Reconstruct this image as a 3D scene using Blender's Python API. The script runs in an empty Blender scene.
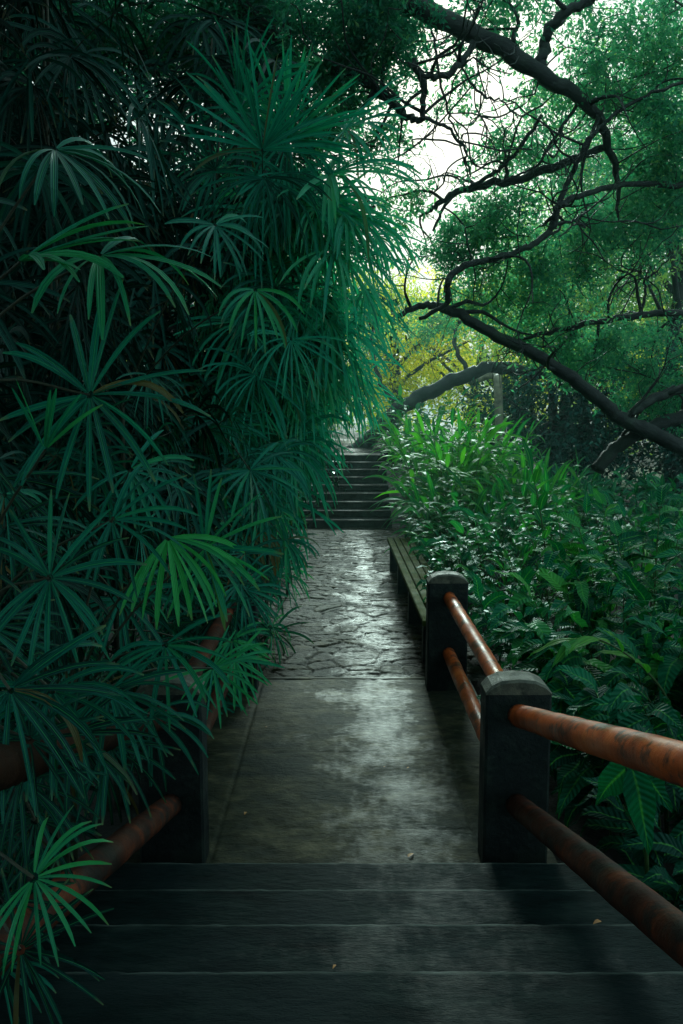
import bpy, math, random
import numpy as np
R = np.random.default_rng(7)
random.seed(7)
PI = math.pi
C = bpy.context.scene.collection
F, PITCH, CH = 850.0, math.radians(6.84), 2.25
def at(px, py, Y):
    u = (px-341.5)/F; v = (512-py)/F
    dy = math.cos(PITCH)+v*math.sin(PITCH); dz = -math.sin(PITCH)+v*math.cos(PITCH)
    return np.array([u*Y/dy, Y, CH+dz*Y/dy])
def reseed(t):
    global R
    import zlib; R = np.random.default_rng(zlib.crc32(t.encode()))
def unit(a):
    a = np.asarray(a, float)
    return a/np.maximum(np.linalg.norm(a, axis=-1, keepdims=True), 1e-9)

# ------------------------------------------------------------------ materials
def mat(name):
    m = bpy.data.materials.new(name); m.use_nodes = True
    nt = m.node_tree; nt.nodes.clear()
    return m, nt
def N(nt, t, **k):
    n = nt.nodes.new(t)
    for a, b in k.items():
        if a.startswith('i_'): n.inputs[a[2:].replace('_', ' ')].default_value = b
        else: setattr(n, a, b)
    return n
def ramp(nt, src, stops):
    r = nt.nodes.new('ShaderNodeValToRGB')
    el = r.color_ramp.elements
    while len(el) < len(stops): el.new(0.5)
    for e, (p, c) in zip(el, stops):
        e.position = p; e.color = (c if len(c) == 4 else (*c, 1)) if not isinstance(c, (int, float)) else (c, c, c, 1)
    nt.links.new(src, r.inputs[0]); return r
def mathn(nt, op, a, b=None):
    n = N(nt, 'ShaderNodeMath', operation=op)
    for i, v in enumerate((a, b)):
        if v is None: continue
        if isinstance(v, (int, float)): n.inputs[i].default_value = v
        else: nt.links.new(v, n.inputs[i])
    return n.outputs[0]
def mixc(nt, f, a, b, mode='MIX'):
    n = N(nt, 'ShaderNodeMix', data_type='RGBA', blend_type=mode)
    for s, v in ((0, f), (6, a), (7, b)):
        if isinstance(v, (int, float)): n.inputs[s].default_value = v
        elif isinstance(v, tuple): n.inputs[s].default_value = (*v, 1)
        else: nt.links.new(v, n.inputs[s])
    return n.outputs[2]
def leaf_mat(name, dark, mid, bright, rough=.32, trans=.3, tcol=None, spec=.5, veins=14, tip=None, pinnate=False):
    """dark/mid/bright picked by the per-leaf value stored in 'leafdata' (r: tint, g: along, b: across)"""
    m, nt = mat(name)
    a = N(nt, 'ShaderNodeAttribute', attribute_name='leafdata')
    s = N(nt, 'ShaderNodeSeparateColor'); nt.links.new(a.outputs['Color'], s.inputs[0])
    tc = N(nt, 'ShaderNodeTexCoord')
    nz = N(nt, 'ShaderNodeTexNoise', i_Scale=5.0, i_Detail=3.0); nt.links.new(tc.outputs['Object'], nz.inputs[0])
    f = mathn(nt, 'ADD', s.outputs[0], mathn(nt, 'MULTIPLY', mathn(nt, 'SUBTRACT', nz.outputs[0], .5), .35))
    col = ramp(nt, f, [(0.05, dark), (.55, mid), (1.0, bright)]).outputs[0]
    # veins running along the blade
    ab = mathn(nt, 'ABSOLUTE', mathn(nt, 'SUBTRACT', s.outputs[2], .5))
    if pinnate: w = mathn(nt, 'SINE', mathn(nt, 'SUBTRACT', mathn(nt, 'MULTIPLY', s.outputs[1], 75.0), mathn(nt, 'MULTIPLY', ab, 16.0)))
    else: w = mathn(nt, 'SINE', mathn(nt, 'MULTIPLY', s.outputs[2], float(veins)))
    wv = mathn(nt, 'MULTIPLY_ADD', w, .12); nt.nodes[-1].inputs[2].default_value = .9
    cb = N(nt, 'ShaderNodeCombineColor')
    for i in range(3): nt.links.new(wv, cb.inputs[i])
    col = mixc(nt, 1.0, col, cb.outputs[0], 'MULTIPLY')
    if tip:
        tf = mathn(nt, 'MULTIPLY', ramp(nt, s.outputs[1], [(.86, 0.0), (1.0, 1.0)]).outputs[0],
                   ramp(nt, nz.outputs[0], [(.45, 0.0), (.6, .8)]).outputs[0])
        col = mixc(nt, tf, col, tip)
    rib = ramp(nt, ab, [(0.0, .55), (.07, 0.0)]).outputs[0]
    if veins > 4: col = mixc(nt, rib, col, tuple(min(1, c*1.15+.02) for c in bright))
    col = mixc(nt, a.outputs['Alpha'], (.17, .105, .035), col)
    p = N(nt, 'ShaderNodeBsdfPrincipled')
    p.inputs['Specular IOR Level'].default_value = spec; p.inputs['Specular Tint'].default_value = (.25, 1.0, .80, 1)
    nt.links.new(col, p.inputs['Base Color'])
    rr = ramp(nt, nz.outputs[0], [(.3, max(rough-.12, .05)), (.7, rough+.15)]); nt.links.new(rr.outputs[0], p.inputs['Roughness'])
    bp = N(nt, 'ShaderNodeBump', i_Strength=.6 if pinnate else .35, i_Distance=.007 if pinnate else .004)
    nt.links.new(w, bp.inputs['Height']); nt.links.new(bp.outputs[0], p.inputs['Normal'])
    out = N(nt, 'ShaderNodeOutputMaterial')
    if trans > 0:
        t = N(nt, 'ShaderNodeBsdfTranslucent')
        nt.links.new(mixc(nt, 1.0, col, tcol or (1.0, 1.6, .7), 'MULTIPLY'), t.inputs[0])
        mx = N(nt, 'ShaderNodeMixShader'); mx.inputs[0].default_value = trans
        nt.links.new(p.outputs[0], mx.inputs[1]); nt.links.new(t.outputs[0], mx.inputs[2]); nt.links.new(mx.outputs[0], out.inputs[0])
    else: nt.links.new(p.outputs[0], out.inputs[0])
    return m
def rough_mat(name, stops, scale=4, detail=8, rough=(.5, .8), bump=.4, bdist=.01, bscale=None, stretch=(1, 1, 1), spec=.5, second=None, sat=None):
    m, nt = mat(name)
    tc = N(nt, 'ShaderNodeTexCoord'); mp = N(nt, 'ShaderNodeMapping'); mp.inputs['Scale'].default_value = stretch
    nt.links.new(tc.outputs['Object'], mp.inputs[0])
    n1 = N(nt, 'ShaderNodeTexNoise', i_Scale=float(scale), i_Detail=float(detail), i_Roughness=.65); nt.links.new(mp.outputs[0], n1.inputs[0])
    col = ramp(nt, n1.outputs[0], stops).outputs[0]
    if second:
        n3 = N(nt, 'ShaderNodeTexNoise', i_Scale=float(second[0]), i_Detail=6.0, i_Roughness=.7); nt.links.new(tc.outputs['Object'], n3.inputs[0])
        col = mixc(nt, ramp(nt, n3.outputs[0], [(second[1], 0.0), (second[2], second[4] if len(second) > 4 else 1.0)]).outputs[0], col, second[3])
    n2 = N(nt, 'ShaderNodeTexNoise', i_Scale=float(bscale or scale*5), i_Detail=8.0, i_Roughness=.7); nt.links.new(mp.outputs[0], n2.inputs[0])
    p = N(nt, 'ShaderNodeBsdfPrincipled'); nt.links.new(col, p.inputs['Base Color'])
    p.inputs['Specular IOR Level'].default_value = spec
    nr = N(nt, 'ShaderNodeTexNoise', i_Scale=float(scale)*.6, i_Detail=5.0, i_Roughness=.6); nt.links.new(tc.outputs['Object'], nr.inputs[0])
    nt.links.new(ramp(nt, nr.outputs[0], [(.38, rough[0]), (.62, rough[1])]).outputs[0], p.inputs['Roughness'])
    b = N(nt, 'ShaderNodeBump', i_Strength=float(bump), i_Distance=float(bdist))
    nt.links.new(n2.outputs[0], b.inputs['Height']); nt.links.new(b.outputs[0], p.inputs['Normal'])
    o = N(nt, 'ShaderNodeOutputMaterial'); nt.links.new(p.outputs[0], o.inputs[0])
    return m

M = {}
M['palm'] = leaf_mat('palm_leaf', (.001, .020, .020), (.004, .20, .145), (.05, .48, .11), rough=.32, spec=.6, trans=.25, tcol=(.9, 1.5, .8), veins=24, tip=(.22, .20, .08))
M['dark_palm'] = leaf_mat('shaded_palm_leaf', (.001, .010, .010), (.002, .055, .045), (.012, .15, .07), rough=.40, spec=.3, trans=.15, tcol=(.9, 1.5, .8), veins=24, tip=(.16, .13, .05))  # palm leaf darkened so the deep shade sits in its colour
M['tall_palm'] = leaf_mat('tall_palm_leaf', (.002, .060, .050), (.012, .36, .25), (.08, .52, .22), rough=.34, spec=.4, trans=.4, tcol=(.7, 1.5, 1.0), veins=24, tip=(.25, .24, .12))
M['ginger'] = leaf_mat('ginger_leaf', (.003, .040, .026), (.016, .20, .065), (.16, .48, .05), rough=.46, spec=.16, trans=.38, veins=18)
M['broad'] = leaf_mat('broad_leaf', (.002, .040, .028), (.009, .19, .09), (.12, .50, .07), rough=.42, spec=.22, trans=.28, veins=8, pinnate=True)
M['tree'] = leaf_mat('tree_leaf', (.02, .17, .13), (.10, .36, .24), (.58, .66, .20), rough=.5, spec=.2, trans=.58, tcol=(1.1, 1.6, .9), veins=2)
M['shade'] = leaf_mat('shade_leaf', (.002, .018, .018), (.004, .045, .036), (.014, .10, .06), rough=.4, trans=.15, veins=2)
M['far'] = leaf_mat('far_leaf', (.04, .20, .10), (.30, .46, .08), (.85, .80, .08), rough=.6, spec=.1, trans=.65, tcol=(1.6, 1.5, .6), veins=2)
M['cane'] = rough_mat('cane', [(.3, (.010, .020, .012)), (.7, (.05, .06, .03))], 12, stretch=(1, 1, 6), rough=(.4, .7))
M['stalk'] = rough_mat('green_stalk', [(.3, (.02, .07, .02)), (.7, (.07, .14, .04))], 9, rough=(.3, .5))
M['bark'] = rough_mat('dark_wet_bark', [(.3, (.004, .010, .011)), (.6, (.014, .024, .022)), (.8, (.04, .055, .042))], 5, stretch=(1, 1, 2), rough=(.4, .8), bump=.8, bdist=.03, second=(2.5, .5, .7, (.02, .06, .03), .6))
M['pale_bark'] = rough_mat('pale_bark', [(.3, (.07, .075, .05)), (.7, (.34, .32, .20))], 6, rough=(.5, .8), bump=.8, bdist=.03)
M['concrete'] = rough_mat('wet_concrete', [(.28, (.006, .012, .008)), (.5, (.042, .044, .027)), (.75, (.13, .118, .070))], 4.2, 12, rough=(.12, .5), bump=1.0, bdist=.014, bscale=20, stretch=(1, 1.8, 1), second=(1.3, .45, .62, (.016, .028, .026), .75), spec=.6)
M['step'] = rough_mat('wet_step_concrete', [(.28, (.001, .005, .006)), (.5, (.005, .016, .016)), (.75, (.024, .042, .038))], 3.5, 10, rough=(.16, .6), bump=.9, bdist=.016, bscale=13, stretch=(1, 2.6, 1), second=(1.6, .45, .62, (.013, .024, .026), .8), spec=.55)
M['stone'] = rough_mat('wet_flagstone', [(.28, (.003, .007, .005)), (.5, (.012, .016, .010)), (.75, (.050, .048, .028))], 6.5, 12, rough=(.34, .66), bump=.9, bdist=.02, bscale=26, second=(2.2, .48, .62, (.03, .045, .04), .7), spec=.28)
M['post'] = rough_mat('weathered_post_concrete', [(.3, (.003, .008, .010)), (.7, (.014, .025, .025))], 7, spec=.3, rough=(.45, .8), bump=1.0, bdist=.012, bscale=22, second=(6, .52, .66, (.030, .050, .040), .7))
M['postcap'] = rough_mat('pale_post_top', [(.3, (.05, .058, .045)), (.7, (.18, .18, .135))], 12, rough=(.5, .8), bump=.8, bdist=.008, second=(14, .5, .65, (.02, .03, .025), .8))  # cap tone paler than the post shaft
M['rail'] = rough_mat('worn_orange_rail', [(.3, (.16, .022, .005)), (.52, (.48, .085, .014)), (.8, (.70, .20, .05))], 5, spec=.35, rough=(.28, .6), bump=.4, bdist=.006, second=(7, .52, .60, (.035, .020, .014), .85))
M['rail_dark'] = rough_mat('shaded_rusty_rail', [(.3, (.014, .006, .004)), (.55, (.07, .016, .006)), (.75, (.30, .06, .015))], 6, spec=.25, rough=(.45, .75), bump=.7, bdist=.006, second=(8, .5, .6, (.012, .012, .010), .85))  # darker copy of the orange rail, shade on low and left rails put into colour
M['rail_shade'] = rough_mat('deep_shade_rust_rail', [(.3, (.006, .006, .004)), (.7, (.04, .016, .008))], 6, spec=.1, rough=(.6, .9), bump=.7, bdist=.006)  # darkest rail copy, shade among the palms put into its colour
M['bench'] = rough_mat('mossy_bench_wood', [(.3, (.014, .028, .005)), (.7, (.085, .10, .022))], 7, stretch=(6, .7, 1), spec=.04, rough=(.7, .9), bump=.6, bdist=.01, second=(5, .5, .65, (.03, .07, .018), .8))
M['soil'] = rough_mat('dark_soil', [(.3, (.004, .007, .006)), (.7, (.018, .022, .016))], 3, rough=(.6, .9), bump=1, bdist=.05)
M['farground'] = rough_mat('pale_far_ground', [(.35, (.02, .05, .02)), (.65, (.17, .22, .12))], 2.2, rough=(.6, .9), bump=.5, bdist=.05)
M['litter'] = rough_mat('fallen_leaf', [(.3, (.30, .10, .012)), (.7, (.50, .24, .04))], 30, rough=(.4, .6))

def nosing(m):
    nt = m.node_tree; p = next(n for n in nt.nodes if n.type == 'BSDF_PRINCIPLED')
    a = N(nt, 'ShaderNodeAttribute', attribute_name='leafdata'); s_ = N(nt, 'ShaderNodeSeparateColor'); nt.links.new(a.outputs['Color'], s_.inputs[0])
    g = N(nt, 'ShaderNodeTexCoord'); nz = N(nt, 'ShaderNodeTexNoise', i_Scale=9.0, i_Detail=5.0); nt.links.new(g.outputs['Object'], nz.inputs[0])
    f = mathn(nt, 'MULTIPLY', s_.outputs[0], ramp(nt, nz.outputs[0], [(.35, .15), (.6, .8)]).outputs[0])
    nt.links.new(mixc(nt, f, p.inputs['Base Color'].links[0].from_socket, (.13, .17, .155)), p.inputs['Base Color'])
def extra(m, kind, wet=.62, lo_=.56, hi_=1.0):
    nt = m.node_tree; p = next(n for n in nt.nodes if n.type == 'BSDF_PRINCIPLED')
    if kind == 'stone':      # wet dark joints and a tone of its own per flag, both stored on the mesh
        a = N(nt, 'ShaderNodeAttribute', attribute_name='leafdata'); s_ = N(nt, 'ShaderNodeSeparateColor'); nt.links.new(a.outputs['Color'], s_.inputs[0])
        src = p.inputs['Base Color'].links[0].from_socket
        c = mixc(nt, 1.0, src, ramp(nt, s_.outputs[1], [(.0, (.45, .52, .50)), (1.0, (2.1, 1.7, 1.2))]).outputs[0], 'MULTIPLY')
        c = mixc(nt, ramp(nt, s_.outputs[0], [(.12, 1.0), (.62, 0.0)]).outputs[0], c, (.006, .010, .008)); nt.links.new(c, p.inputs['Base Color'])
    if kind == 'worn':       # polished wetter strip where feet walk
        g = N(nt, 'ShaderNodeTexCoord'); x = N(nt, 'ShaderNodeSeparateXYZ'); nt.links.new(g.outputs['Object'], x.inputs[0])
        nz = N(nt, 'ShaderNodeTexNoise', i_Scale=2.4, i_Detail=4.0, i_Roughness=.6); nt.links.new(g.outputs['Object'], nz.inputs[0])
        nf = N(nt, 'ShaderNodeTexNoise', i_Scale=19.0, i_Detail=8.0, i_Roughness=.7); nt.links.new(g.outputs['Object'], nf.inputs[0])
        d = mathn(nt, 'ABSOLUTE', mathn(nt, 'SUBTRACT', x.outputs[0], .33))
        wv = mathn(nt, 'SUBTRACT', mathn(nt, 'ADD', mathn(nt, 'MULTIPLY', nz.outputs[0], .85), mathn(nt, 'MULTIPLY', nf.outputs[0], .55)), mathn(nt, 'MULTIPLY', d, .38))
        f = ramp(nt, wv, [(lo_, 0.0), (hi_, 1.0)]).outputs[0]
        r = mixc(nt, f, (.6, .6, .6), (.22, .22, .22)); nt.links.new(r, p.inputs['Roughness'])
        sp = mixc(nt, f, (.05, .05, .05), (wet, wet, wet)); nt.links.new(sp, p.inputs['Specular IOR Level'])
extra(M['stone'], 'stone'); extra(M['stone'], 'worn', .45, .58, .85); extra(M['concrete'], 'worn'); extra(M['step'], 'worn', .32, .56, 1.0); nosing(M['step'])
# ------------------------------------------------------------------ mesh helpers
class MB:
    def __init__(s): s.V = []; s.Q = []; s.D = []; s.n = 0
    def add(s, V, Q, D=None):
        V = np.asarray(V, float).reshape(-1, 3); Q = np.asarray(Q, int).reshape(-1, 4)
        s.V.append(V); s.Q.append(Q+s.n); s.n += len(V)
        s.D.append(np.zeros((len(V), 4)) if D is None else np.asarray(D, float).reshape(-1, 4))
    def build(s, name, m, parent=None, origin=(0, 0, 0), smooth=True):
        V = np.concatenate(s.V)-np.asarray(origin, float); Q = np.concatenate(s.Q); D = np.concatenate(s.D)
        me = bpy.data.meshes.new(name)
        me.vertices.add(len(V)); me.vertices.foreach_set('co', V.astype(np.float32).ravel())
        me.loops.add(len(Q)*4); me.loops.foreach_set('vertex_index', Q.astype(np.int32).ravel())
        me.polygons.add(len(Q)); me.polygons.foreach_set('loop_start', np.arange(0, len(Q)*4, 4, dtype=np.int32))
        me.polygons.foreach_set('use_smooth', np.full(len(Q), smooth))
        at_ = me.attributes.new('leafdata', 'FLOAT_COLOR', 'POINT'); at_.data.foreach_set('color', D.astype(np.float32).ravel())
        me.materials.append(m); me.update(calc_edges=True); me.validate()
        o = bpy.data.objects.new(name, me); C.objects.link(o)
        if parent is not None: o.parent = parent
        return o
def spline(P, k=6):
    P = np.asarray(P, float)
    if len(P) < 3: 
        t = np.linspace(0, 1, k+1)[:, None]; return P[0]*(1-t)+P[-1]*t
    Q = np.vstack([2*P[0]-P[1], P, 2*P[-1]-P[-2]]); out = []
    for i in range(1, len(Q)-2):
        for t in np.linspace(0, 1, k, endpoint=False):
            a, b, c, d = Q[i-1], Q[i], Q[i+1], Q[i+2]
            out.append(.5*((2*b)+(-a+c)*t+(2*a-5*b+4*c-d)*t*t+(-a+3*b-3*c+d)*t**3))
    out.append(Q[-2]); return np.array(out)
def tube(mb, P, r, n=8, cap=True, knob=0.0):
    P = np.asarray(P, float); k = len(P)
    r = np.interp(np.linspace(0, 1, k), np.linspace(0, 1, len(np.atleast_1d(r))), np.atleast_1d(r))
    if knob: r = r*(1+knob*R.standard_normal(k))
    T = unit(np.gradient(P, axis=0))
    ref = np.array([0, 0, 1.0]) if abs(T[0][2]) < .9 else np.array([1.0, 0, 0])
    nrm = unit(np.cross(T[0], ref)); Ns = []
    for t in T:
        nrm = unit(nrm-np.dot(nrm, t)*t); Ns.append(nrm)
    Ns = np.array(Ns); B = np.cross(T, Ns)
    a = np.linspace(0, 2*PI, n, endpoint=False)
    ring = P[:, None]+(np.cos(a)[None, :, None]*Ns[:, None]+np.sin(a)[None, :, None]*B[:, None])*r[:, None, None]
    V = ring.reshape(-1, 3)
    i = np.arange(k-1)[:, None]*n; j = np.arange(n)[None]
    Q = np.stack([i+j, i+(j+1) % n, i+n+(j+1) % n, i+n+j], -1).reshape(-1, 4)
    if cap and n % 2 == 0:
        for e, fl in ((0, 1), (k-1, 0)):
            b = e*n
            for q in range(0, n-2, 2):
                f = [b, b+q+1, b+q+2, b+(q+3) % n]
                Q = np.vstack([Q, f[::-1] if fl else f])
    mb.add(V, Q)
def box(mb, x0, x1, y0, y1, z0, z1, bev=.008):
    """box with bevelled top edges"""
    b = bev
    L = [(x0, y0, z0, 0), (x0, y0, z1-b, 0), (x0, y0, z1, b)]
    V = []
    for z, i in ((z0, 0), (z1-b, 0), (z1, b)):
        V += [(x0+i, y0+i, z), (x1-i, y0+i, z), (x1-i, y1-i, z), (x0+i, y1-i, z)]
    Q = [(3, 2, 1, 0), (8, 9, 10, 11)]
    for k in (0, 4):
        for j in range(4): Q.append((k+j, k+(j+1) % 4, k+4+(j+1) % 4, k+4+j))
    mb.add(V, Q)
PROF = {
 'strap': lambda t: np.interp(t, [0, .12, .45, .8, .95, 1], [.35, .7, 1, .85, .55, .25]),
 'lance': lambda t: np.interp(t, [0, .1, .3, .55, .8, 1], [.12, .6, .95, .9, .5, .02]),
 'ovate': lambda t: np.interp(t, [0, .08, .25, .5, .75, 1], [.1, .7, 1, .88, .5, .02]),
}
def blades(mb, base, d, nrm, L, W, droop, prof='strap', fold=.35, nseg=6, tint=.5, wav=0.0, dead=None):
    base = np.atleast_2d(base); n = len(base)
    d = unit(np.broadcast_to(d, (n, 3))).copy(); nm = np.broadcast_to(nrm, (n, 3)).copy()
    L = np.broadcast_to(L, n); W = np.broadcast_to(W, n); droop = np.broadcast_to(droop, n); tint = np.broadcast_to(tint, n)
    p = base.copy(); V = np.zeros((n, nseg+1, 3, 3)); D = np.zeros((n, nseg+1, 3, 4)); D[..., 3] = 1
    ph = R.random(n)*6.28
    for i in range(nseg+1):
        t = i/nseg; nm = unit(nm-np.sum(nm*d, 1, keepdims=True)*d); s = np.cross(d, nm)
        w = W*PROF[prof](t)*.5; lift = (w*math.sin(fold))[:, None]*nm
        q = p+nm*(wav*W*np.sin(ph+t*9))[:, None]
        V[:, i, 1] = q; V[:, i, 0] = q-s*(w*math.cos(fold))[:, None]+lift; V[:, i, 2] = q+s*(w*math.cos(fold))[:, None]+lift
        if wav:
            V[:, i, 0] += nm*(wav*.8*W*np.sin(ph+t*17))[:, None]; V[:, i, 2] += nm*(wav*.8*W*np.cos(ph+t*15))[:, None]
        D[:, i, :, 0] = tint[:, None]; D[:, i, :, 1] = t; D[:, i, 0, 2] = 0; D[:, i, 1, 2] = .5; D[:, i, 2, 2] = 1
        g = np.zeros((n, 3)); g[:, 2] = -droop*(.35+1.3*t)/nseg
        d = unit(d+g); p = p+d*(L/nseg)[:, None]
    if dead is not None: D[..., 3] = 1-np.asarray(dead, float)[:, None, None]
    idx = np.arange(n)[:, None, None]*(nseg+1)*3; r_ = np.arange(nseg)[None, :, None]*3; c = np.arange(2)[None, None]
    a = idx+r_+c
    mb.add(V, np.stack([a, a+1, a+4, a+3], -1).reshape(-1, 4), D)
def fan(mb, c, fwd, nrm, size, n=11, span=250, droop=.9, tint=.5, width=.07, fold=.42):
    fwd = unit(fwd); nrm = unit(nrm-np.dot(nrm, fwd)*fwd); side = np.cross(nrm, fwd)
    a = np.radians(np.linspace(-span/2, span/2, n)+R.normal(0, 3.2, n))
    d = np.cos(a)[:, None]*fwd+np.sin(a)[:, None]*side
    d = unit(d+nrm*(.16+R.normal(0, .05, (n, 1))))
    L = size*(1-.28*(np.abs(a)/PI)**1.5)*R.uniform(.86, 1.06, n)
    gone = (R.random(n) < .02)*R.uniform(.3, 1, n)+(R.random() < .002)*.9*np.ones(n); gone = np.clip(gone, 0, 1); droop = droop*(1+2*gone)
    d = unit(d+R.normal(0, .07, (n, 3))); nn = unit(nrm+R.normal(0, .28, (n, 3)))
    blades(mb, np.repeat([c], n, 0)+d*.012, d, nn, L, size*width*.84*R.uniform(.7, 1.2, n), droop*R.uniform(.3, 1.7, n), 'strap', fold, 7, tint+R.normal(0, .10, n), 0.0, gone)
def leaf_cloud(mb, cen, rad, n, size, tint, tvar=.15, asp=.42, down=.3):
    """n small leaves round centre with radii rad, each a four-sided blade with a crease"""
    u = unit(R.standard_normal((n, 3)))*(R.random((n, 1))**.45)
    add_small(mb, np.asarray(cen)+u*np.asarray(rad), n, size, tint, tvar, asp, down)
def add_small(mb, P, n, size, tint, tvar=.15, asp=.42, down=.3):
    d = R.standard_normal((n, 3)); d[:, 2] -= down; d = unit(d)
    nm = unit(R.standard_normal((n, 3))+np.array([0, -.2, .8])); s = unit(np.cross(d, nm)); nm = np.cross(s, d)
    L = (size*R.uniform(.6, 1.3, n))[:, None]
    V = np.zeros((n, 4, 3)); V[:, 0] = P; V[:, 1] = P+d*L*.5+s*L*asp*.5+nm*L*.08; V[:, 2] = P+d*L-nm*L*.06; V[:, 3] = P+d*L*.45-s*L*asp*.5+nm*L*.08
    D = np.zeros((n, 4, 4)); D[:, :, 0] = (tint+R.normal(0, tvar, n))[:, None]; D[..., 1] = .5; D[..., 3] = 1; D[:, 1, 2] = 1
    mb.add(V, np.arange(n*4).reshape(-1, 4), D)

def thing(name, label, cat, loc, group=None):
    o = bpy.data.objects.new(name, None); C.objects.link(o); o.location = loc; o.empty_display_size = .2
    o['label'] = label; o['category'] = cat
    if group: o['group'] = group
    return o
def structure(o): o['kind'] = 'structure'; return o

# ------------------------------------------------------------------ ground
def smoothnoise(X, Y, s, seed):
    rr = np.random.default_rng(seed); g = rr.random((64, 64))
    x = X/s+300; y = Y/s+300; xi = np.floor(x).astype(int); yi = np.floor(y).astype(int); fx = x-xi; fy = y-yi
    fx = fx*fx*(3-2*fx); fy = fy*fy*(3-2*fy)
    G = lambda a, b: g[a % 64, b % 64]
    return (G(xi, yi)*(1-fx)+G(xi+1, yi)*fx)*(1-fy)+(G(xi, yi+1)*(1-fx)+G(xi+1, yi+1)*fx)*fy
def ground_h(x, y):
    x = np.asarray(x, float); y = np.asarray(y, float)
    up = np.clip((y-15.5)/4.0, 0, 1)*1.22*(1-.95*np.clip((x-2.2)/2.5, 0, 1))
    back = np.clip((3.78-y)/.46*.14, 0, .95)
    side = np.clip((np.abs(x-.1)-1.2)/1.5, 0, 1)
    z = -.13+up+back*(1-.5*side)-.18
    z = z+side*(smoothnoise(x, y, 1.7, 1)-.3)*.35
    z = z+np.clip(y-24, 0, 60)*.01
    return z
def grid(mb, xs, ys, hf):
    X, Y = np.meshgrid(xs, ys); Z = hf(X, Y); nx = len(xs)
    i = np.arange(len(ys)-1)[:, None]*nx+np.arange(nx-1)[None]
    mb.add(np.stack([X, Y, Z], -1), np.stack([i, i+1, i+nx+1, i+nx], -1))
mb = MB()
xs = np.concatenate([np.linspace(-300, -16, 16), np.linspace(-15, 15, 90), np.linspace(16, 300, 16)])
ys = np.concatenate([np.linspace(-200, -9, 12), np.linspace(-8, 32, 110), np.linspace(33, 400, 18)])
grid(mb, xs, ys, ground_h); structure(mb.build('ground', M['soil']))

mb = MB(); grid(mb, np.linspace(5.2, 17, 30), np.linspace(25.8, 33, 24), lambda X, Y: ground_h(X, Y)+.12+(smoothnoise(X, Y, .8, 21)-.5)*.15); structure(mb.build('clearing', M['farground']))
# flagstone path : crazy paving, real relief
def stones(X, Y):
    rr = np.random.default_rng(5); sx, sy = .26, .165
    gx, gy = X/sx, Y/sy
    ix, iy = np.floor(gx).astype(int), np.floor(gy).astype(int)
    jx = rr.random((128, 128)); jy = rr.random((128, 128)); hh = rr.random((128, 128)); tx = rr.normal(0, 1, (128, 128)); ty = rr.normal(0, 1, (128, 128))
    d1 = np.full(X.shape, 9.); d2 = np.full(X.shape, 9.); H = np.zeros(X.shape)
    for a in (-2, -1, 0, 1, 2):
        for b in (-2, -1, 0, 1, 2):
            u, v = (ix+a) % 128, (iy+b) % 128
            px_, py_ = ix+a+jx[u, v], iy+b+jy[u, v]
            d = np.hypot((gx-px_), (gy-py_))
            near = d < d1
            d2 = np.where(near, d1, np.minimum(d2, d))
            H = np.where(near, hh[u, v]*.010+(gx-px_)*tx[u, v]*.0045+(gy-py_)*ty[u, v]*.0045, H); d1 = np.where(near, d, d1)
    e = np.clip((d2-d1)/.10, 0, 1); e = e*e*(3-2*e)
    stones.e = e; stones.t = (H-.005)*70+.3
    return e*(H+.014)+(smoothnoise(X, Y, .035, 3)-.5)*.006+(smoothnoise(X, Y, .09, 4)-.5)*.006
mb = MB()
def pathh(X, Y): 
    wx = (smoothnoise(X, Y, .35, 8)-.5)*.16; wy = (smoothnoise(X, Y, .3, 9)-.5)*.14
    return -.035+stones(X+wx, Y+wy)
grid(mb, np.arange(-1.15, 1.36, .014), np.arange(6.96, 16.32, .018), pathh)
mb.D[-1] = np.stack([stones.e.ravel(), stones.t.ravel(), 0*stones.e.ravel(), 0*stones.e.ravel()], -1)
structure(mb.build('path', M['stone']))
# concrete landing : one worn wet casting, a few faint joints, margins left and right
def landh(X, Y):
    z = (smoothnoise(X, Y, .5, 31)-.5)*.008+(smoothnoise(X, Y, .11, 32)-.5)*.006+(smoothnoise(X, Y, .045, 33)-.5)*.0075*np.clip(smoothnoise(X, Y, .4, 36)*2-.3, .15, 1)
    wob = (smoothnoise(X, Y, .2, 35)-.5)*.02
    for yj, dp in ((4.37, .007), (4.92, .004), (5.40, .005), (6.24, .004)):
        z = z-dp*np.exp(-((Y+wob-yj)/.009)**2)*np.clip(smoothnoise(X, Y, .25, int(yj*10))*1.8-.2, .1, 1)
    for xj in (-.66, .71): z = z-.010*np.exp(-((X+wob*.3-xj)/.010)**2)
    z = z-.012*np.clip((3.80-Y)/.015, 0, 1)
    return z
mb = MB(); grid(mb, np.arange(-1.08, 1.09, .012), np.arange(3.785, 6.93, .012), landh)
box(mb, -1.08, 1.08, 6.925, 6.985, -.3, .006, .012); box(mb, -1.09, 1.09, 3.785, 6.92, -.35, -.03, .01)
structure(mb.build('landing', M['concrete'], smooth=True))
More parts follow.
